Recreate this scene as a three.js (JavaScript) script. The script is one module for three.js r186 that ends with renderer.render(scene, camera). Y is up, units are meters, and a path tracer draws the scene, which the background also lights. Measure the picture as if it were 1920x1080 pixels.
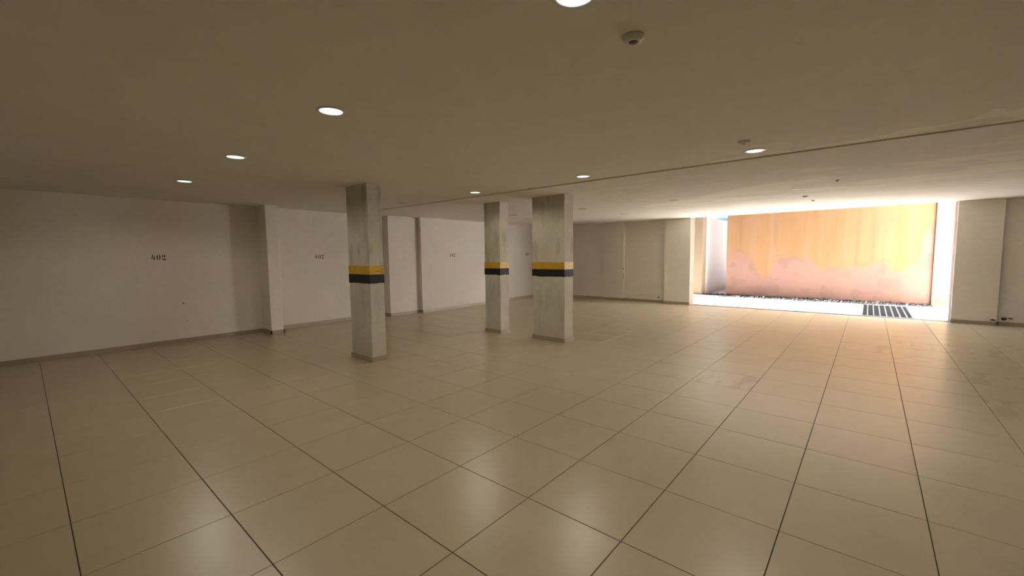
import * as THREE from 'three';
import { Sky } from 'three/addons/objects/Sky.js';
import { mergeGeometries } from 'three/addons/utils/BufferGeometryUtils.js';

// ------------------------------------------------------------------ camera, sky, sun, exposure
const scene = new THREE.Scene();
const renderer = new THREE.WebGLRenderer({ antialias: true });
renderer.toneMapping = THREE.LinearToneMapping;
renderer.toneMappingExposure = 1.0;
renderer.shadowMap.enabled = true;

const camera = new THREE.PerspectiveCamera(69.047, 16 / 9, 0.05, 200);
camera.position.set(0, 1.4576, 0);
camera.rotation.set(-0.079577, 0.706815, -0.010829, 'YXZ');
camera.updateMatrixWorld(true);

const sunDirection = new THREE.Vector3(-0.85, 0.52, -0.02).normalize();
const sky = new Sky();
sky.scale.setScalar(1000);
sky.material.uniforms.turbidity.value = 15;
sky.material.uniforms.rayleigh.value = 0.15;
sky.material.uniforms.mieCoefficient.value = 0.005;
sky.material.uniforms.mieDirectionalG.value = 0.7;
sky.material.uniforms.sunPosition.value.copy(sunDirection);
scene.add(sky);
scene.environmentIntensity = 1.5;

const SUN = 98.0, LAMP = 1.92;
const sun = new THREE.DirectionalLight(new THREE.Color().setRGB(1, 0.97, 0.93), SUN);
sun.position.copy(sunDirection).multiplyScalar(30).add(new THREE.Vector3(-1, 0, -15));
sun.target.position.set(-1, 0, -15);
sun.castShadow = true;
sun.shadow.camera.left = -14; sun.shadow.camera.right = 14; sun.shadow.camera.top = 14; sun.shadow.camera.bottom = -14;
sun.shadow.camera.near = 1; sun.shadow.camera.far = 60; sun.shadow.mapSize.set(2048, 2048);
scene.add(sun, sun.target);

// ------------------------------------------------------------------ measures (metres, camera foot at the origin)
const CEIL = 2.425, FAR = -12.05, OUT = -12.35, LEFT = -9.0, RIGHT = 5.1, BACK = 3.5;
const STEP = 0.010, SEAM = -4.97, TILE = 0.6, GX = -0.301, GZ = -0.684;
const OPEN_L = -3.78, OPEN_R = 1.28, YARD = -15.75;

// ------------------------------------------------------------------ helpers
function rng(seed) { let s = seed >>> 0; return () => { s = (s + 0x6d2b79f5) >>> 0; let t = s; t = Math.imul(t ^ (t >>> 15), t | 1); t ^= t + Math.imul(t ^ (t >>> 7), t | 61); return ((t ^ (t >>> 14)) >>> 0) / 4294967296; }; }
function hash(ix, iy, seed) { let h = Math.imul(ix, 374761393) ^ Math.imul(iy, 668265263) ^ Math.imul(seed, 1274126177); h = Math.imul(h ^ (h >>> 13), 1274126177); return ((h ^ (h >>> 16)) >>> 0) / 4294967296; }
function vnoise(x, y, seed, per, perY = per) {
  const x0 = Math.floor(x), y0 = Math.floor(y); let fx = x - x0, fy = y - y0;
  fx = fx * fx * (3 - 2 * fx); fy = fy * fy * (3 - 2 * fy);
  const w = (v) => per ? ((v % per) + per) % per : v, wy = (v) => perY ? ((v % perY) + perY) % perY : v;
  const a = hash(w(x0), wy(y0), seed), b = hash(w(x0 + 1), wy(y0), seed), c = hash(w(x0), wy(y0 + 1), seed), d = hash(w(x0 + 1), wy(y0 + 1), seed);
  return (a + (b - a) * fx) * (1 - fy) + (c + (d - c) * fx) * fy;
}
function fbm(x, y, seed, oct = 4, per = 0, perY = per) { let s = 0, a = 0.5, n = 0; for (let o = 0; o < oct; o++) { s += a * vnoise(x, y, seed + o * 17, per, perY); n += a; a *= 0.5; x *= 2; y *= 2; per *= 2; perY *= 2; } return s / n; }
const clamp = (v, a = 0, b = 1) => Math.min(b, Math.max(a, v));
const smooth = (a, b, v) => { const t = clamp((v - a) / (b - a)); return t * t * (3 - 2 * t); };
const toS = (c) => Math.round(255 * clamp(c <= 0.0031308 ? 12.92 * c : 1.055 * Math.pow(c, 1 / 2.4) - 0.055));
// a colour map from a function (u, v in 0..1) -> linear rgb
function colourMap(w, h, fn, repeat = true) {
  const d = new Uint8Array(w * h * 4);
  for (let j = 0; j < h; j++) for (let i = 0; i < w; i++) { const c = fn((i + 0.5) / w, (j + 0.5) / h), k = 4 * (j * w + i); d[k] = toS(c[0]); d[k + 1] = toS(c[1]); d[k + 2] = toS(c[2]); d[k + 3] = 255; }
  const t = new THREE.DataTexture(d, w, h); t.colorSpace = THREE.SRGBColorSpace; finish(t, repeat); return t;
}
function valueMap(w, h, fn, repeat = true) {
  const d = new Uint8Array(w * h * 4);
  for (let j = 0; j < h; j++) for (let i = 0; i < w; i++) { const c = Math.round(255 * clamp(fn((i + 0.5) / w, (j + 0.5) / h))), k = 4 * (j * w + i); d[k] = d[k + 1] = d[k + 2] = c; d[k + 3] = 255; }
  const t = new THREE.DataTexture(d, w, h); finish(t, repeat); return t;
}
function finish(t, repeat) { t.magFilter = THREE.LinearFilter; t.minFilter = THREE.LinearMipmapLinearFilter; t.generateMipmaps = true; t.wrapS = t.wrapT = repeat ? THREE.RepeatWrapping : THREE.ClampToEdgeWrapping; t.needsUpdate = true; }
const lin = (r, g, b) => new THREE.Color().setRGB(r, g, b);
const scaleC = (c, k) => [c[0] * k, c[1] * k, c[2] * k];
const mixC = (a, b, t) => [a[0] + (b[0] - a[0]) * t, a[1] + (b[1] - a[1]) * t, a[2] + (b[2] - a[2]) * t];

// uv in metres by the direction a face points
function metreUV(g, k = 1) {
  if (g.index) g = g.toNonIndexed();
  g.computeVertexNormals();
  const p = g.attributes.position, n = g.attributes.normal, uv = new Float32Array(p.count * 2);
  for (let i = 0; i < p.count; i++) {
    const ax = Math.abs(n.getX(i)), ay = Math.abs(n.getY(i)), az = Math.abs(n.getZ(i));
    let u, v;
    if (ay >= ax && ay >= az) { u = p.getX(i); v = -p.getZ(i); } else if (ax >= az) { u = -p.getZ(i); v = p.getY(i); } else { u = p.getX(i); v = p.getY(i); }
    uv[2 * i] = u * k; uv[2 * i + 1] = v * k;
  }
  g.setAttribute('uv', new THREE.BufferAttribute(uv, 2));
  return g;
}
function boxG(x0, x1, y0, y1, z0, z1) { const g = new THREE.BoxGeometry(x1 - x0, y1 - y0, z1 - z0); g.translate((x0 + x1) / 2, (y0 + y1) / 2, (z0 + z1) / 2); return metreUV(g); }
// prism from a plan outline [[x, z], ...], between two heights
function prismG(plan, y0, y1) {
  const s = new THREE.Shape(plan.map(([x, z]) => new THREE.Vector2(x, -z)));
  const g = new THREE.ExtrudeGeometry(s, { depth: y1 - y0, bevelEnabled: false });
  g.rotateX(-Math.PI / 2); g.translate(0, y0, 0);
  return metreUV(g);
}
// upright block with chamfered vertical edges
function chamferPlan(x0, x1, z0, z1, c) { return [[x0 + c, z1], [x1 - c, z1], [x1, z1 - c], [x1, z0 + c], [x1 - c, z0], [x0 + c, z0], [x0, z0 + c], [x0, z1 - c]]; }
const join = (gs) => mergeGeometries(gs.map((g) => { if (g.index) g = g.toNonIndexed(); for (const k of Object.keys(g.attributes)) if (!['position', 'normal', 'uv'].includes(k)) g.deleteAttribute(k); return g; }));
const taken = new Map();
function numbered(name) { const n = taken.get(name) ?? 0; taken.set(name, n + 1); return n ? name + '_' + String(n).padStart(3, '0') : name; }
function mesh(name, g, m, parent) { const o = new THREE.Mesh(g, m); o.name = name; o.castShadow = o.receiveShadow = true; if (parent) parent.add(o); return o; }
function structure(name, g, m, label, category) { const o = mesh(name, g, m, scene); o.userData = { kind: 'structure', label, category }; return o; }
function thing(name, label, category, [x, y, z] = [0, 0, 0], group) { const o = new THREE.Group(); o.name = numbered(name); o.position.set(x, y, z); o.userData = { label, category }; if (group) o.userData.group = group; scene.add(o); return o; }

// ------------------------------------------------------------------ materials
const plasterMap = (base, seed, amount) => colourMap(512, 512, (u, v) => {
  const big = fbm(u * 4, v * 4, seed, 4, 4), fine = fbm(u * 48, v * 48, seed + 5, 3, 48);
  return scaleC(base, 1 + amount * (big - 0.5) + amount * 0.5 * (fine - 0.5));
});
const plasterBump = valueMap(512, 512, (u, v) => 0.6 * fbm(u * 10, v * 10, 77, 4, 10) + 0.4 * fbm(u * 90, v * 90, 78, 2, 90));
function plaster(base, seed, amount = 0.1, rough = 0.85, bump = 0.0015, size = 2.2) {
  const map = plasterMap(base, seed, amount); map.repeat.set(1 / size, 1 / size);
  const b = plasterBump.clone(); b.repeat.set(1 / size, 1 / size); b.needsUpdate = true;
  return new THREE.MeshStandardMaterial({ map, bumpMap: b, bumpScale: bump, roughness: rough });
}
const WALL = [0.89, 0.83, 0.74], SKIRT = [0.40, 0.33, 0.235];
const M = {
  wall: plaster(WALL, 3),
  pilaster: plaster(WALL, 9, 0.14),
  skirting: plaster(SKIRT, 21, 0.12, 0.4, 0.0004, 1.2),
  grout: new THREE.MeshStandardMaterial({ color: lin(0.07, 0.052, 0.035), roughness: 0.95 }),
  ink: new THREE.MeshStandardMaterial({ color: lin(0.012, 0.009, 0.008), roughness: 0.7 }),
  black: new THREE.MeshStandardMaterial({ color: lin(0.012, 0.011, 0.012), roughness: 0.7 }),
  whitePlastic: new THREE.MeshStandardMaterial({ color: lin(0.72, 0.7, 0.64), roughness: 0.35 }),
  darkPlastic: new THREE.MeshStandardMaterial({ color: lin(0.05, 0.04, 0.03), roughness: 0.6 }),
  offDiffuser: new THREE.MeshStandardMaterial({ color: lin(0.62, 0.56, 0.47), roughness: 0.5 }),
  glow: new THREE.MeshStandardMaterial({ color: lin(0.8, 0.8, 0.75), emissive: lin(1, 0.98, 0.9), emissiveIntensity: 2.2, roughness: 0.5 }),
  facade: plaster([0.28, 0.23, 0.18], 31),
  concrete: plaster([0.64, 0.625, 0.6], 41, 0.25, 0.9, 0.004, 3),
  sill: plaster([0.055, 0.05, 0.052], 45, 0.5, 0.9, 0.003, 1),  // near-black base holds the shade under the lintel
  reveal: plaster([0.30, 0.155, 0.11], 47, 0.2),
  grate: new THREE.MeshStandardMaterial({ color: lin(0.012, 0.012, 0.014), roughness: 1 }),
  pit: new THREE.MeshStandardMaterial({ color: lin(0.008, 0.008, 0.009), roughness: 1 }),
  soil: plaster([0.018, 0.013, 0.012], 51, 0.8, 1, 0.01, 0.6),
};

// ------------------------------------------------------------------ floor: porcelain tiles in dark joints
const floor = structure('floor', boxG(LEFT - 0.3, RIGHT + 0.3, -0.2, -0.0025, OUT + 0.22, BACK + 0.3), M.grout, 'large beige porcelain tiled garage floor with thin dark joints', 'floor');
const TONE = [0.53, 0.452, 0.31];
const tileMats = [];
for (let k = 0; k < 8; k++) {
  const tone = 1 + 0.05 * (hash(k, 3, 5) - 0.5), smudged = k >= 6;
  const map = colourMap(256, 256, (u, v) => {
    const cloud = fbm(u * 3 + k * 7.3, v * 3 + k, 100 + k, 5) - 0.5, grain = fbm(u * 60, v * 60, 140 + k, 2) - 0.5;
    let c = scaleC(TONE, tone * (1 + 0.07 * cloud + 0.04 * grain));
    const dirt = smudged ? 0.2 * smooth(0.5, 0.72, fbm(u * 4 + 3, v * 9 + k, 160 + k, 5)) : 0.03 * smooth(0.45, 0.7, fbm(u * 3, v * 5 + k, 170 + k, 4));
    return scaleC(c, 1 - dirt);
  });
  tileMats.push(new THREE.MeshPhysicalMaterial({ map, roughness: 0.31 + 0.01 * hash(k, 9, 5), ior: 1.85 }));
}
function tileG(x0, x1, z0, z1) {                         // a slab with chamfered arrises, top at y = 0
  const c = 0.0015, d = -0.009, pos = [], uv = [];
  const quad = (a, b, e, f) => { for (const p of [a, b, e, a, e, f]) { pos.push(...p); uv.push((p[0] - x0) / TILE, (p[2] - z0) / TILE); } };
  const A = [x0 + c, 0, z1 - c], B = [x1 - c, 0, z1 - c], C = [x1 - c, 0, z0 + c], D = [x0 + c, 0, z0 + c];
  const a = [x0, -c, z1], b = [x1, -c, z1], e = [x1, -c, z0], f = [x0, -c, z0];
  const a2 = [x0, d, z1], b2 = [x1, d, z1], e2 = [x1, d, z0], f2 = [x0, d, z0];
  quad(A, B, C, D); quad(a, b, B, A); quad(b, e, C, B); quad(e, f, D, C); quad(f, a, A, D);
  quad(a2, b2, b, a); quad(b2, e2, e, b); quad(e2, f2, f, e); quad(f2, a2, a, f);
  const g = new THREE.BufferGeometry();
  g.setAttribute('position', new THREE.BufferAttribute(new Float32Array(pos), 3)); g.setAttribute('uv', new THREE.BufferAttribute(new Float32Array(uv), 2));
  g.computeVertexNormals(); return g;
}
{
  const J = 0.0022, tiles = [], zEnd = FAR - 0.08, full = tileG(-TILE / 2 + J, TILE / 2 - J, -TILE / 2 + J, TILE / 2 - J);
  const i0 = Math.floor((LEFT - GX) / TILE), i1 = Math.ceil((RIGHT - GX) / TILE), j0 = Math.floor((zEnd - GZ) / TILE), j1 = Math.ceil((BACK - GZ) / TILE);
  const area = (x, z) => {                               // rough size of a tile in the picture
    const v = new THREE.Vector3(x, 0, z), c = v.clone().applyMatrix4(camera.matrixWorldInverse);
    if (c.z > -0.2) return 0;
    v.project(camera);
    return Math.abs(v.x) < 1.12 && Math.abs(v.y) < 1.15 ? 1 / Math.pow(-c.z, 3) : 0;
  };
  for (let i = i0; i < i1; i++) for (let j = j0; j < j1; j++) {
    const x0 = Math.max(GX + i * TILE, LEFT), x1 = Math.min(GX + (i + 1) * TILE, RIGHT), z0 = Math.max(GZ + j * TILE, zEnd), z1 = Math.min(GZ + (j + 1) * TILE, BACK);
    if (x1 - x0 < 0.03 || z1 - z0 < 0.03) continue;
    tiles.push({ x0, x1, z0, z1, i, j, a: area((x0 + x1) / 2, (z0 + z1) / 2), whole: x1 - x0 > TILE - 0.001 && z1 - z0 > TILE - 0.001 });
  }
  tiles.sort((p, q) => q.a - p.a || p.i - q.i || p.j - q.j);
  const rest = [];
  const marked = new Set(['2,-11', '3,-12', '1,-12', '-3,-11', '2,-9', '1,-14', '0,-13', '2,-14', '-2,-8', '3,-15']);
  tiles.forEach((t, n) => {
    const cx = (t.x0 + t.x1) / 2, cz = (t.z0 + t.z1) / 2, h = hash(t.i + 50, t.j + 50, 7);
    const mat = tileMats[marked.has(t.i + ',' + t.j) ? 6 + (t.i & 1) : Math.floor(h * 6)];
    if (n < 298) {
      let g = full;
      if (!t.whole) { g = tileG(t.x0 + J, t.x1 - J, t.z0 + J, t.z1 - J); g.translate(-cx, 0, -cz); }
      const o = mesh('floor_tile', g, mat, floor); o.position.set(cx, 0, cz);
      if (t.whole) o.rotation.y = Math.floor(hash(t.i, t.j, 11) * 4) * Math.PI / 2;
    } else rest.push(tileG(t.x0 + J, t.x1 - J, t.z0 + J, t.z1 - J));
  });
  const o = mesh('floor_tiles', join(rest), tileMats[2], floor); o.userData.kind = 'stuff';
}

// ------------------------------------------------------------------ ceiling: two plastered fields, the far one a finger lower, a shadow gap between them
function inPoly(x, z, P) { let c = false; for (let i = 0, j = P.length - 1; i < P.length; j = i++) if ((P[i][1] > z) !== (P[j][1] > z) && x < (P[j][0] - P[i][0]) * (z - P[i][1]) / (P[j][1] - P[i][1]) + P[i][0]) c = !c; return c; }
const CEILING = [0.83, 0.785, 0.705], PATCH = [0.97, 0.915, 0.79];
function ceilingMat(x0, x1, z0, z1, W, H, patch, seed) {
  const map = colourMap(W, H, (u, v) => {
    const x = x0 + u * (x1 - x0), z = z1 - v * (z1 - z0);
    const soft = 1 + 0.09 * (fbm(x * 0.9, z * 0.9, seed, 4) - 0.5) + 0.05 * (fbm(x * 9, z * 9, seed + 3, 2) - 0.5);
    return mixC(scaleC(CEILING, soft), PATCH, patch(x, z));
  }, false);
  const b = plasterBump.clone(); b.repeat.set((x1 - x0) / 2.2, (z1 - z0) / 2.2); b.needsUpdate = true;
  return new THREE.MeshStandardMaterial({ map, bumpMap: b, bumpScale: 0.001, roughness: 0.8 });
}
function slabG(x0, x1, y0, y1, z0, z1) {                 // uv 0..1 over its plan
  const g = boxG(x0, x1, y0, y1, z0, z1), p = g.attributes.position, uv = g.attributes.uv;
  for (let i = 0; i < p.count; i++) uv.setXY(i, (p.getX(i) - x0) / (x1 - x0), (z1 - p.getZ(i)) / (z1 - z0));
  return g;
}
const farZone = [[-3.6, -8.3], [-2.44, -7.75], [-1.45, -7.1], [-0.75, -6.75], [-0.2, -6.7], [0.25, -6.15], [0.86, -6.3], [1.6, -6.0], [3.0, -6.2], [3.0, -8.2], [1.2, -7.9], [0.38, -8.7], [-0.25, -8.8], [-1.38, -8.8], [-2.8, -8.9]];
const farPatch = (x, z) => {
  const w = 0.35 * (fbm(x * 1.7, z * 2.4, 301, 3) - 0.5), ix = x + w, iz = z + 1.3 * w;
  const inside = inPoly(ix, iz, farZone) ? 1 : 0, blot = fbm(x * 1.5, z * 3.1, 311, 5), edge = fbm(x * 2.2, z * 5, 331, 5);
  const m = inside * smooth(0.475, 0.5, blot) + 0.5 * smooth(0.62, 0.635, edge) * (x > -3.5 && z < -5.4 ? 1 : 0);
  return clamp(m) * (0.8 + 0.4 * (fbm(x * 6, z * 12, 341, 3) - 0.5));
};
const seamZone = [[-2.0, -5.1], [-1.3, -4.86], [-0.9, -4.75], [-0.42, -4.84], [-0.12, -4.83], [0.02, -4.78], [0.18, -4.66], [0.48, -4.7], [0.57, -4.62], [0.62, -4.38], [0.7, -4.6], [0.78, -4.5], [1.1, -4.3], [1.5, -4.6], [1.5, -5.1]];
const nearPatch = (x, z) => {
  const w = 0.1 * (fbm(x * 4, z * 5, 351, 3) - 0.5);
  const inside = inPoly(x + w, z + w, seamZone) ? smooth(0.4, 0.43, fbm(x * 3.5, z * 7, 361, 4)) : 0;
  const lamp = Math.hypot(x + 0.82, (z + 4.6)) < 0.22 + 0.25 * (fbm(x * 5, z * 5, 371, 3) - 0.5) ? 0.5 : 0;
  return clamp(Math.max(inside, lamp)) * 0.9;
};
const ceiling = structure('ceiling', slabG(LEFT - 0.3, RIGHT + 0.3, CEIL, CEIL + 0.25, SEAM + 0.006, BACK + 0.3), ceilingMat(LEFT - 0.3, RIGHT + 0.3, SEAM + 0.006, BACK + 0.3, 1280, 768, nearPatch, 401), 'pale plastered ceiling of the garage, split by a thin dark seam', 'ceiling');
mesh('ceiling_panel', slabG(LEFT - 0.3, RIGHT + 0.3, CEIL - STEP, CEIL + 0.25, FAR - 0.05, SEAM - 0.006), ceilingMat(LEFT - 0.3, RIGHT + 0.3, FAR - 0.05, SEAM - 0.006, 1536, 768, farPatch, 411), ceiling).userData.label = 'ceiling field beyond the seam, blotched with lighter patches of plaster';
mesh('ceiling_gap', boxG(LEFT - 0.3, RIGHT + 0.3, CEIL + 0.09, CEIL + 0.12, SEAM - 0.006, SEAM + 0.006), M.grout, ceiling);

// ------------------------------------------------------------------ walls
// left wall, stepped in plan: two bays for 402, then two steps forward
const wallLeft = structure('wall_left', prismG([[LEFT - 0.3, BACK + 0.3], [LEFT, BACK + 0.3], [LEFT, -5.72], [-8.74, -5.72], [-8.74, -6.58], [-8.62, -6.58], [-8.62, -9.4], [-8.78, -9.4], [-8.78, OUT], [LEFT - 0.3, OUT]], -0.01, CEIL + 0.02), M.wall, 'long cream plastered wall with stepped bays and stencilled numbers', 'wall');
mesh('pilaster', prismG([[LEFT - 0.05, -3.0], [-8.565, -3.0], [-8.557, -3.008], [-8.557, -3.212], [-8.565, -3.22], [LEFT - 0.05, -3.22]], 0, CEIL + 0.01), M.pilaster, wallLeft);
// far wall with pilasters; the wide opening lies between them
const wallFar = structure('wall_far', join([
  prismG([[LEFT - 0.3, FAR - 0.06], [-6.46, FAR - 0.06], [-6.46, FAR], [-5.775, FAR], [-5.77, FAR - 0.005], [-5.77, FAR - 0.1], [-4.51, FAR - 0.1], [-4.51, FAR], [OPEN_L - 0.008, FAR], [OPEN_L, FAR - 0.008], [OPEN_L, OUT], [LEFT - 0.3, OUT]], -0.01, CEIL + 0.02),
]), M.wall, 'cream plastered wall with flat pilasters left of the opening', 'wall');
const wallFarRight = structure('wall_opening_side', prismG([[OPEN_R, OUT], [OPEN_R, FAR - 0.008], [OPEN_R + 0.008, FAR], [1.895, FAR], [1.9, FAR - 0.005], [1.9, FAR - 0.07], [RIGHT + 0.3, FAR - 0.07], [RIGHT + 0.3, OUT]], -0.01, CEIL + 0.02), M.wall, 'cream plastered wall with a wide pilaster right of the opening', 'wall');
structure('wall_right', boxG(RIGHT, RIGHT + 0.3, -0.01, CEIL + 0.02, OUT, BACK + 0.3), M.wall, 'plain cream side wall closing the garage', 'wall');
structure('wall_back', boxG(LEFT, RIGHT, -0.01, CEIL + 0.02, BACK, BACK + 0.3), M.wall, 'plain cream wall behind the parking bays', 'wall');
// beam and storey above the opening
structure('wall_upper', boxG(LEFT - 0.3, RIGHT + 0.3, 2.5, 5.6, OUT, FAR - 0.05), M.facade, 'rendered outer wall of the storey above the opening', 'wall');
structure('added_trim_2', boxG(LEFT - 0.3, 2.2, 2.58, 2.72, OUT - 0.32, OUT + 0.05), M.facade, 'shallow unseen eave, added above the opening to keep sun off the sill', 'eave');  // out of view, added to block sun from the threshold
structure('trim_1', boxG(OPEN_L, OPEN_R, -0.19, -0.004, OUT, FAR - 0.082), M.sill, 'grey concrete sill across the garage opening, lintel shade put into its dark colour', 'sill');

mesh('reveal', boxG(OPEN_L - 0.004, OPEN_L + 0.004, 0, CEIL - STEP, OUT + 0.002, FAR - 0.03), M.reveal, wallFar).userData.label = 'reddish painted edge of the opening';
mesh('reveal', boxG(OPEN_R - 0.004, OPEN_R + 0.004, 0, CEIL - STEP, OUT + 0.002, FAR - 0.03), M.reveal, wallFarRight).userData.label = 'reddish painted edge of the opening';
// small scars in the plaster
function scar(g, parent, name = 'plaster_chip') { return mesh(name, g, M.darkPlastic, parent); }
function chipG(w, h, d, seed) {
  const r = rng(seed), s = new THREE.Shape(), n = 9;
  for (let k = 0; k < n; k++) { const a = k / n * Math.PI * 2, q = 0.6 + 0.4 * r(); const x = Math.cos(a) * w / 2 * q, y = Math.sin(a) * h / 2 * q; k ? s.lineTo(x, y) : s.moveTo(x, y); }
  return new THREE.ExtrudeGeometry(s, { depth: d, bevelEnabled: false });
}
{
  for (const [z, y, w, h, seed] of [[-1.785, 0.677, 0.03, 0.026, 1], [-1.819, 0.374, 0.02, 0.018, 2], [-1.95, 0.60, 0.012, 0.01, 3]]) { const o = scar(chipG(w, h, 0.003, seed), wallLeft); o.position.set(LEFT - 0.001, y, z); o.rotation.y = Math.PI / 2; }
  const o = scar(chipG(0.075, 0.05, 0.006, 4), wallFar, 'cable_outlet'); o.position.set(-4.70, 0.155, FAR - 0.103);
  for (const [x, y, w, h, seed] of [[-5.2, 0.2, 0.05, 0.02, 5], [-5.05, 0.22, 0.04, 0.02, 6]]) { const c = mesh('plaster_chip', chipG(w, h, 0.003, seed), M.skirting, wallFar); c.position.set(x, y, FAR - 0.101); }
  for (const [x, y, z, w, h, seed] of [[1.85, 0.105, FAR + 0.001, 0.11, 0.035, 7], [2.0, 0.13, FAR - 0.069, 0.1, 0.075, 8], [2.08, 0.145, FAR - 0.069, 0.09, 0.03, 9]]) { const c = scar(chipG(w, h, 0.012, seed), wallFarRight); c.position.set(x, y, z); }
  // broken corner of the narrow pilaster
  for (const [y, h, seed] of [[0.98, 0.09, 10], [0.80, 0.05, 11], [0.72, 0.04, 12]]) { const c = scar(chipG(0.03, h, 0.004, seed), wallFar); c.position.set(-5.772, y, FAR - 0.001); }
}

// ------------------------------------------------------------------ skirting
function skirtG(line, h = 0.072, t = 0.012) {            // along a plan polyline; the room lies on its right hand
  const gs = [];
  for (let k = 0; k + 1 < line.length; k++) {
    const [ax, az] = line[k], [bx, bz] = line[k + 1];
    const x0 = Math.min(ax, bx), x1 = Math.max(ax, bx), z0 = Math.min(az, bz), z1 = Math.max(az, bz);
    gs.push(prismG([[x0 - t, z1 + t], [x1 + t, z1 + t], [x1 + t, z0 - t], [x0 - t, z0 - t]], 0, h));
  }
  return join(gs);
}
structure('baseboard_left', skirtG([[LEFT, BACK], [LEFT, -3.0], [-8.557, -3.0], [-8.557, -3.22], [LEFT, -3.22], [LEFT, -5.72], [-8.74, -5.72], [-8.74, -6.58], [-8.62, -6.58], [-8.62, -9.4], [-8.78, -9.4], [-8.78, FAR - 0.06]]), M.skirting, 'beige tile skirting along the numbered wall', 'skirting');
structure('baseboard_far', skirtG([[-8.78, FAR - 0.06], [-6.46, FAR - 0.06], [-6.46, FAR], [-5.77, FAR], [-5.77, FAR - 0.1], [-4.51, FAR - 0.1], [-4.51, FAR], [OPEN_L - 0.012, FAR]]), M.skirting, 'beige tile skirting along the wall left of the opening', 'skirting');
structure('baseboard_opening_side', skirtG([[OPEN_R + 0.012, FAR], [1.9, FAR], [1.9, FAR - 0.07], [RIGHT, FAR - 0.07]]), M.skirting, 'beige tile skirting along the wall right of the opening', 'skirting');
structure('baseboard_right', skirtG([[RIGHT, FAR], [RIGHT, BACK]]), M.skirting, 'beige tile skirting along the side wall', 'skirting');
structure('baseboard_back', skirtG([[LEFT, BACK], [RIGHT, BACK]]), M.skirting, 'beige tile skirting along the back wall', 'skirting');

// ------------------------------------------------------------------ stencilled bay numbers, each digit of separate strokes (unit box 0.8 x 1)
function poly(...p) { const s = new THREE.Shape(); p.forEach(([x, y], i) => i ? s.lineTo(x, y) : s.moveTo(x, y)); return s; }
function crescent(cx, cy, rx, ry, inner, a0, a1) { const o = [], q = []; for (let k = 0; k <= 14; k++) { const a = a0 + (a1 - a0) * k / 14; o.push([cx + Math.cos(a) * rx, cy + Math.sin(a) * ry]); q.unshift([cx + Math.cos(a) * rx * inner, cy + Math.sin(a) * ry * 0.94]); } return poly(...o, ...q); }
const D2R = Math.PI / 180;
const STROKES = {
  4: [poly([0.05, 0.34], [0.2, 0.34], [0.5, 0.98], [0.3, 0.98]), poly([0.02, 0.22], [0.4, 0.22], [0.4, 0.31], [0.02, 0.31]), poly([0.46, 0.0], [0.68, 0.0], [0.68, 0.74], [0.46, 0.58])],
  0: [crescent(0.37, 0.5, 0.36, 0.5, 0.36, 100 * D2R, 260 * D2R), crescent(0.43, 0.5, 0.36, 0.5, 0.36, -80 * D2R, 80 * D2R)],
  2: [crescent(0.36, 0.72, 0.3, 0.28, 0.25, 95 * D2R, 215 * D2R), poly([0.46, 1.0], [0.62, 0.95], [0.72, 0.82], [0.7, 0.66], [0.56, 0.5], [0.34, 0.34], [0.44, 0.5], [0.48, 0.7], [0.46, 0.88]), poly([0.04, 0.0], [0.74, 0.0], [0.78, 0.2], [0.1, 0.24])],
  3: [crescent(0.32, 0.76, 0.28, 0.24, 0.25, 95 * D2R, 210 * D2R), crescent(0.36, 0.75, 0.34, 0.25, 0.36, -75 * D2R, 75 * D2R), crescent(0.36, 0.26, 0.38, 0.26, 0.4, -75 * D2R, 75 * D2R), crescent(0.32, 0.25, 0.28, 0.25, 0.25, 150 * D2R, 265 * D2R)],
};
function digitG(ch) { return new THREE.ExtrudeGeometry(STROKES[ch], { depth: 0.0012, bevelEnabled: false, curveSegments: 4 }); }
const digits = { 4: digitG(4), 0: digitG(0), 2: digitG(2), 3: digitG(3) };
for (const [text, x, y, z] of [['402', LEFT, 1.475, -1.5], ['402', LEFT, 1.458, -4.18], ['302', -8.62, 1.462, -7.62], ['302', -8.78, 1.468, -11.08]]) {
  const n = new THREE.Group(); n.name = 'painted_number'; n.userData.label = 'black stencilled number ' + text; n.position.set(x - 0.0004, y, z); n.rotation.y = Math.PI / 2; wallLeft.add(n);
  [...text].forEach((ch, k) => { const d = mesh('digit', digits[ch], M.ink, n); d.scale.set(0.068, 0.088, 1); d.position.set(-0.098 + k * 0.069, -0.044, 0); });
}

// ------------------------------------------------------------------ columns
function columnMaps(seed, base, amount, streak) {
  const map = colourMap(512, 512, (u, v) => {
    const mott = fbm(u * 5, v * 5, seed, 5, 5) - 0.5, run = smooth(0.52, 0.72, fbm(u * 14, v * 3, seed + 9, 4, 14, 3)), fine = fbm(u * 70, v * 70, seed + 4, 2, 70) - 0.5;
    return scaleC(base, (1 + amount * mott + 0.12 * fine) * (1 - streak * run));
  });
  map.repeat.set(1 / 1.3, 1 / 1.3);
  const b = plasterBump.clone(); b.repeat.set(1 / 0.7, 1 / 0.7); b.needsUpdate = true;
  return new THREE.MeshStandardMaterial({ map, bumpMap: b, bumpScale: 0.003, roughness: 0.9 });
}
const upperMat = columnMaps(501, [0.61, 0.57, 0.475], 0.32, 0.2), lowerMat = columnMaps(521, [0.63, 0.59, 0.495], 0.2, 0.1);
const yellowMat = (() => {
  const map = colourMap(512, 128, (u, v) => {
    const wear = smooth(0.6, 0.68, fbm(u * 9, v * 7, 541, 5)) * smooth(0.55, 0.95, u), tone = 1 + 0.25 * (fbm(u * 12, v * 3, 551, 3) - 0.5);
    return mixC(scaleC([0.62, 0.36, 0.02], tone), [0.13, 0.08, 0.02], wear);
  });
  return new THREE.MeshStandardMaterial({ map, roughness: 0.45 });
})();
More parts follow.
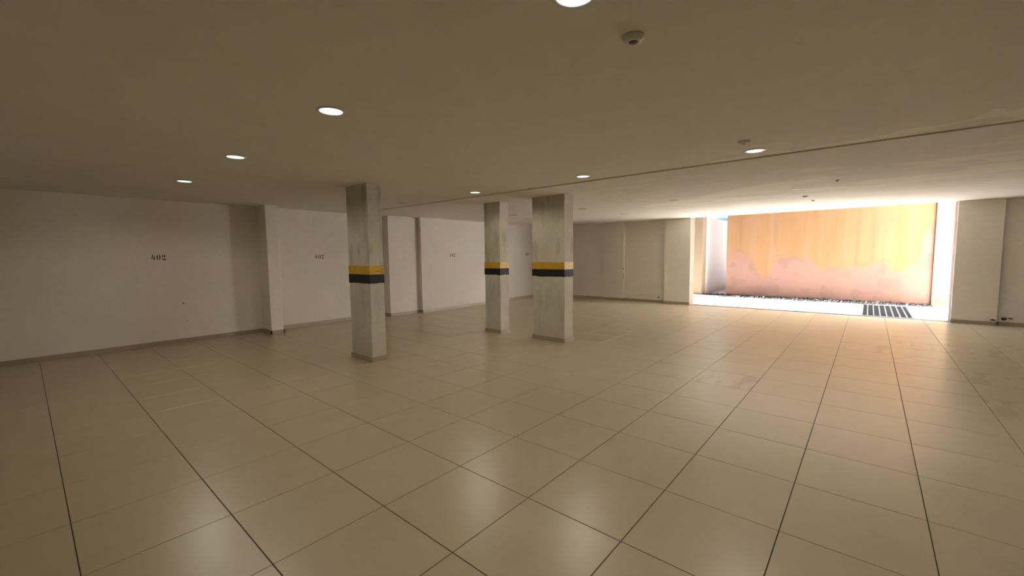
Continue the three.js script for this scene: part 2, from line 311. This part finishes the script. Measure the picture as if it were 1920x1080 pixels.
// band that wraps a column: u runs once along the front and side
function bandG(w, d, y0, y1, t, sag, seed) {
  const r = rng(seed), ring = [], x0 = -w / 2 - t, x1 = w / 2 + t, z0 = -d - t, z1 = t, N = 8;
  const side = (ax, az, bx, bz) => { for (let k = 0; k < N; k++) ring.push([ax + (bx - ax) * k / N, az + (bz - az) * k / N]); };
  side(x0, z1, x1, z1); side(x1, z1, x1, z0); side(x1, z0, x0, z0); side(x0, z0, x0, z1);
  const n = ring.length, low = ring.map(() => y0 - sag * r()), pos = [], uv = [], total = 2 * (w + d);
  const quad = (p, q) => { for (const [a, b] of [[p[0], q[0]], [p[1], q[1]], [p[2], q[2]], [p[0], q[0]], [p[2], q[2]], [p[3], q[3]]]) { pos.push(...a); uv.push(...b); } };
  let s = 0;
  for (let k = 0; k < n; k++) {
    const m = (k + 1) % n, [ax, az] = ring[k], [bx, bz] = ring[m], len = Math.hypot(bx - ax, bz - az), u0 = s / (w + d), u1 = (s + len) / (w + d); s += len;
    quad([[ax, low[k], az], [bx, low[m], bz], [bx, y1, bz], [ax, y1, az]], [[u0, 0], [u1, 0], [u1, 1], [u0, 1]]);
    const cx = 0, cz = -d / 2, f = 0.9, ix = (x) => cx + (x - cx) * f, iz = (z) => cz + (z - cz) * f;
    quad([[ax, y1, az], [bx, y1, bz], [ix(bx), y1, iz(bz)], [ix(ax), y1, iz(az)]], [[u0, 1], [u1, 1], [u1, 1], [u0, 1]]);
    quad([[bx, low[m], bz], [ax, low[k], az], [ix(ax), low[k], iz(az)], [ix(bx), low[m], iz(bz)]], [[u1, 0], [u0, 0], [u0, 0], [u1, 0]]);
  }
  const g = new THREE.BufferGeometry(); g.setAttribute('position', new THREE.BufferAttribute(new Float32Array(pos), 3)); g.setAttribute('uv', new THREE.BufferAttribute(new Float32Array(uv), 2)); g.computeVertexNormals(); return g;
}
function column(x0, x1, zFront, depth, top, label, seed) {
  const w = x1 - x0, c = thing('concrete_column', label, 'column', [(x0 + x1) / 2, 0, zFront], 'banded columns of the garage');
  const shift = (g, m) => { const u = g.attributes.uv; for (let i = 0; i < u.count; i++) u.setXY(i, u.getX(i) + m * 0.37, u.getY(i) + m * 0.21); return g; };
  mesh('lower_shaft', shift(prismG(chamferPlan(-w / 2, w / 2, -depth, 0, 0.006), 0, 1.2), seed), lowerMat, c);
  mesh('upper_shaft', shift(prismG(chamferPlan(-w / 2, w / 2, -depth, 0, 0.006), 1.2, top), seed + 2), upperMat, c).userData.label = 'stained plaster above the bands';
  mesh('yellow_band', bandG(w, depth, 1.205, 1.325, 0.003, 0, seed + 3), yellowMat, c).userData.label = 'worn yellow warning band';
  mesh('black_band', bandG(w, depth, 1.092, 1.208, 0.0035, 0.012, seed + 4), M.black, c).userData.label = 'black warning band';
  const t = 0.011; mesh('skirting', prismG(chamferPlan(-w / 2 - t, w / 2 + t, -depth - t, t, 0.002), 0, 0.072), M.skirting, c);
  return c;
}
column(-5.665, -5.125, -3.045, 0.22, CEIL + 0.005, 'white column with yellow and black bands, apart from the other two, near the 402 wall', 1);
column(-5.52, -5.13, -5.68, 0.24, CEIL - 0.01, 'narrowest white column with yellow and black bands, beside the widest one', 2);
column(-4.41, -3.755, -5.71, 0.26, CEIL - 0.01, 'widest white column with yellow and black bands, scuffed yellow on its side', 3);

// ------------------------------------------------------------------ ceiling lights and sensors
const rimG = (() => { const P = []; for (const [r, y] of [[0.072, -0.001], [0.072, -0.006], [0.078, -0.009], [0.088, -0.008], [0.092, -0.004], [0.093, 0.0]]) P.push(new THREE.Vector2(r, y)); return new THREE.LatheGeometry(P, 40); })();
const diffG = (() => { const g = new THREE.CylinderGeometry(0.0735, 0.0735, 0.003, 40); g.translate(0, -0.004, 0); return g; })();
function downlight(x, z, lit, label) {
  const y = z < SEAM ? CEIL - STEP : CEIL;
  const t = thing('ceiling_downlight', label, 'ceiling light', [x, y, z], lit ? 'lit round ceiling lights' : 'unlit round ceiling lights');
  mesh('rim', rimG, M.whitePlastic, t); mesh('diffuser', diffG, lit ? M.glow : M.offDiffuser, t);
  if (lit) {
    const l = new THREE.SpotLight(lin(1, 0.92, 0.77), LAMP, 0, 1.5, 0.22, 2);
    l.name = 'lamp'; l.position.set(0, -0.02, 0); l.target.position.set(0, -1, 0); l.castShadow = true; l.shadow.radius = 3; t.add(l, l.target); l.target.name = 'lamp_aim';
  }
}
const LX = [-0.88, -2.77, -4.68, -6.6], R0 = -1.41, R1 = -4.63, R2 = -7.82;
downlight(LX[0], R0, true, 'lit round ceiling light beside the larger round sensor');
downlight(LX[1], R0, true, 'lit ceiling light on open ceiling, second from the sensor in its row');
downlight(LX[2], R0, true, 'lit ceiling light on open ceiling, third from the sensor in its row');
downlight(LX[3], R0, true, 'lit ceiling light closest to the wall stencilled 402');
downlight(LX[0], R1, true, 'lit ceiling light at the ceiling seam, beside a small round sensor');
downlight(LX[1], R1, true, 'lit ceiling light at the seam, just in front of the widest column');
downlight(LX[2], R1, true, 'lit ceiling light at the seam, in front of the narrowest column');
downlight(LX[3], R1, false, 'unlit flush ceiling light beside the seam, near the left wall');
downlight(LX[0], R2, false, 'unlit ceiling light amid the light plaster patches before the opening');
downlight(LX[1], R2, false, 'unlit ceiling light beyond the seam, at the edge of the plaster patches');
downlight(LX[2], R2, false, 'unlit ceiling light just behind the widest column');
downlight(LX[3], R2, false, 'unlit ceiling light behind the narrowest column, near the stepped wall');
downlight(LX[2], -9.76, false, 'unlit ceiling light closest to the wall left of the opening');
downlight(1.03, R1, true, 'lit ceiling light at the seam, nearer the side wall than the small sensor');
downlight(1.03, R0, true, 'lit ceiling light on open ceiling, between large sensor and side wall');

const lathe = (pts, n = 36) => new THREE.LatheGeometry(pts.map(([r, y]) => new THREE.Vector2(r, y)), n);
const sensorParts = { base: lathe([[0, 0], [0.052, 0], [0.053, -0.006], [0.049, -0.011], [0, -0.011]]), body: lathe([[0.047, -0.010], [0.047, -0.018], [0.040, -0.028], [0.028, -0.034], [0.024, -0.034], [0.022, -0.026], [0, -0.026]]), lens: lathe([[0, -0.0265], [0.021, -0.0265], [0.020, -0.031], [0.012, -0.0335], [0, -0.034]]) };
function sensor(x, z, s, label) {
  const t = thing('ceiling_sensor', label, 'sensor', [x, z < SEAM ? CEIL - STEP : CEIL, z], 'round ceiling sensors');
  mesh('base', sensorParts.base, M.whitePlastic, t); mesh('body', sensorParts.body, M.whitePlastic, t); mesh('lens', sensorParts.lens, M.darkPlastic, t).userData.label = 'dark lens';
  t.scale.set(s, s * 0.8, s);
}
sensor(-0.85, -1.85, 0.95, 'large white round sensor with dark lens on open ceiling');
sensor(-0.883, -4.185, 0.95, 'small white sensor with dark lens next to lit light at the seam');
sensor(-0.898, -8.9, 0.8, 'dark little sensor on the ceiling before the opening');
for (const [x, z, s] of [[-0.38, -7.25, 0.4], [-0.86, -9.75, 0.45]]) {
  const t = thing('ceiling_hook', z < -9 ? 'tiny dark fixing on the ceiling close to the opening' : 'tiny dark fixing amid the light plaster patches', 'fixing', [x, CEIL - STEP, z]);
  mesh('plate', lathe([[0, 0], [0.06 * s, 0], [0.06 * s, -0.012 * s], [0, -0.014 * s]], 16), M.darkPlastic, t); mesh('stub', lathe([[0, -0.012 * s], [0.018 * s, -0.012 * s], [0.014 * s, -0.05 * s], [0, -0.052 * s]], 12), M.darkPlastic, t);
}

// ------------------------------------------------------------------ the yard outside
const G = -0.02, GR = { x0: -0.1, x1: 0.8, z0: -15.0, z1: -12.52 };
const ground = structure('ground', join([
  boxG(-10, GR.x0, -0.5, G, -24, OUT), boxG(GR.x1, 1.25, -0.5, G, -24, OUT), boxG(1.265, 2.4, -0.5, G, -24, OUT),
  boxG(GR.x0, GR.x1, -0.5, G, -24, GR.z0), boxG(GR.x0, GR.x1, -0.5, G, GR.z1, OUT),
]), M.concrete, 'sunlit pale concrete yard outside the opening', 'ground');
mesh('ground_joint', boxG(1.25, 1.265, -0.5, G - 0.02, -24, OUT), M.pit, ground);
const grate = thing('drain_grate', 'dark grid drain grate set in the bright yard floor', 'drain', [GR.x0, G, GR.z1]);
{
  const W = GR.x1 - GR.x0, L = GR.z1 - GR.z0;
  mesh('pit', join([boxG(0, W, -0.4, -0.36, -L, 0), boxG(0, 0.012, -0.37, -0.01, -L, 0), boxG(W - 0.012, W, -0.37, -0.01, -L, 0), boxG(0, W, -0.37, -0.01, -0.012, 0), boxG(0, W, -0.37, -0.01, -L, -L + 0.012)]), M.pit, grate);
  mesh('frame', join([boxG(0, 0.03, -0.05, 0.006, -L, 0), boxG(W - 0.03, W, -0.05, 0.006, -L, 0), boxG(0, W, -0.05, 0.006, -0.03, 0), boxG(0, W, -0.05, 0.006, -L, -L + 0.03)]), M.grate, grate);
  const bar = boxG(-0.011, 0.011, -0.045, 0.003, -L + 0.03, -0.03), cross = boxG(0.03, W - 0.03, -0.04, -0.002, -0.012, 0.012);
  for (let k = 1; k < 8; k++) mesh('bar', bar, M.grate, grate).position.x = W * k / 8;
  for (let k = 1; k < 14; k++) mesh('cross_bar', cross, M.grate, grate).position.z = -L * k / 14;
}
// the ochre wall opposite, its foot bare and pinkish under a ragged edge
const YX0 = -3.75, YX1 = 1.29, YH = 4.6;
const edgePts = [[-3.8, 1.45], [-3.3, 1.4], [-2.98, 1.25], [-2.75, 0.72], [-2.55, 0.75], [-2.36, 0.98], [-2.15, 1.15], [-1.93, 1.27], [-1.6, 1.28], [-1.38, 1.22], [-1.15, 0.95], [-0.9, 0.86], [-0.35, 0.89], [-0.1, 0.95], [0.11, 1.1], [0.34, 0.98], [0.67, 0.92], [0.85, 0.95], [1.0, 1.2], [1.1, 1.9], [1.3, 2.4]];
const edgeAt = (x) => { for (let k = 0; k + 1 < edgePts.length; k++) if (x <= edgePts[k + 1][0]) { const [a, p] = edgePts[k], [b, q] = edgePts[k + 1]; return p + (q - p) * clamp((x - a) / (b - a)); } return 2.4; };
const ochreMap = colourMap(1024, 1024, (u, v) => {
  const x = YX0 + u * (YX1 - YX0), y = v * YH;
  const run = fbm(x * 7, y * 0.35, 601, 4) - 0.5, run2 = smooth(0.6, 0.75, fbm(x * 16, y * 0.5, 611, 3)), blot = fbm(x * 2.2, y * 2.2, 621, 5) - 0.5;
  let ochre = mixC([0.178, 0.092, 0.0345], [0.2, 0.111, 0.055], clamp(0.5 + 1.4 * run)); ochre = scaleC(ochre, 1 + 0.12 * blot - 0.1 * run2);
  const grime = smooth(0.5, 0.66, fbm(x * 3.4, y * 4, 631, 5));
  let pink = scaleC([0.17, 0.094, 0.07], 1 + 0.1 * blot - 0.13 * grime);
  const e = edgeAt(x) + 0.5 * (fbm(x * 3.2, y * 3.2, 641, 6) - 0.5);
  const soft = x < -2.8 ? 0.3 : 0.05 + 0.09 * vnoise(x * 1.7, 3, 645), t = smooth(e - soft, e + soft, y);
  const moss = smooth(0.12, 0, Math.abs(y - e - 0.12)) * smooth(0.5, 0.62, fbm(x * 5, y * 6, 651, 4)) * (x > -2.9 ? 0.35 : 0);
  let c = mixC(pink, ochre, t); c = mixC(c, [0.11, 0.072, 0.03], moss * t);
  return c;
}, false);
{
  const g = boxG(YX0, YX1, G - 0.1, YH, YARD - 0.22, YARD), p = g.attributes.position, uv = g.attributes.uv;
  for (let i = 0; i < p.count; i++) uv.setXY(i, (p.getX(i) - YX0) / (YX1 - YX0), p.getY(i) / YH);
  structure('wall_yard', g, new THREE.MeshStandardMaterial({ map: ochreMap, roughness: 0.95 }), 'weathered ochre boundary wall with bare pinkish foot across the yard', 'wall');
}
const paleOchre = plaster([0.17, 0.122, 0.075], 61, 0.12), paleRender = plaster([0.84, 0.71, 0.64], 62, 0.08);
structure('wall_yard_pier', prismG(chamferPlan(YX1, 2.4, YARD - 0.22, YARD + 0.06, 0.006), G - 0.1, YH), paleOchre, 'pale yellow pier at the end of the ochre wall', 'wall');
structure('wall_yard_reflector', boxG(2.2, 2.4, G - 0.1, 5.0, YARD, OUT), plaster([0.88, 0.855, 0.83], 63, 0.08), 'unseen white wall added at the yard end to reflect sun into the garage', 'wall');  // out of view, added as a bounce surface for the left walls
structure('wall_yard_side', boxG(-10, -9.8, G - 0.1, 2.0, -15.6, OUT), paleOchre, 'pale yellow wall closing the other end of the yard', 'wall');
structure('wall_passage_pier', prismG(chamferPlan(-9.8, -4.47, -15.95, -15.52, 0.006), G - 0.1, 4.2), paleOchre, 'pale yellow pier beside the pale passage wall', 'wall');
structure('wall_passage', boxG(-4.72, -4.47, G - 0.1, 2.72, -20, -15.95), paleRender, 'pale passage wall running back beside the ochre wall', 'wall');

// rubble, dead leaves and weeds along the foot of the ochre wall
{
  const r = rng(71);
  const bed = structure('soil_strip', (() => { const s = []; const n = 60; for (let k = 0; k <= n; k++) s.push([-4.44 + (5.75 * k) / n, -15.2 + 0.2 * (fbm(k * 0.35, 2, 72, 3) - 0.5) + 0.28 * smooth(n * 0.75, n, k) * -0.6]); return prismG([...s, [1.31, -15.74], [-3.74, -15.74], [-3.74, -15.9], [-4.44, -15.9]], G - 0.05, G + 0.012); })(), M.soil, 'dark strip of soil along the foot of the ochre wall', 'soil');
  const stone = new THREE.DodecahedronGeometry(1, 0), N = 1500;
  const im = new THREE.InstancedMesh(stone, new THREE.MeshStandardMaterial({ color: lin(1, 1, 1), roughness: 1 }), N); im.name = 'rubble'; im.userData = { kind: 'stuff', label: 'small rubble and dry leaves lying along the ochre wall', category: 'rubble' }; im.castShadow = im.receiveShadow = true;
  const m4 = new THREE.Matrix4(), q = new THREE.Quaternion(), e = new THREE.Euler(), c = new THREE.Color();
  for (let k = 0; k < N; k++) {
    const x = -4.4 + 5.65 * r(), near = Math.pow(r(), 1.4), z = -15.7 + near * (x < -3.8 ? 0.3 : 0.62) - (x < -3.8 ? 0 : 0), s = 0.012 + 0.03 * r() * r();
    q.setFromEuler(e.set(r() * 6, r() * 6, r() * 6)); m4.compose(new THREE.Vector3(x, G + 0.014 + s * 0.3, z), q, new THREE.Vector3(s * (1 + r()), s * 0.6, s));
    im.setMatrixAt(k, m4); const t = r() < 0.08 ? 0.07 : 0.007 + 0.025 * r(); im.setColorAt(k, c.setRGB(t * 1.15, t, t * 0.9));
  }
  scene.add(im);
}

scene.traverse((o) => { if (o.isMesh) { o.castShadow = o.receiveShadow = true; } });
renderer.render(scene, camera);
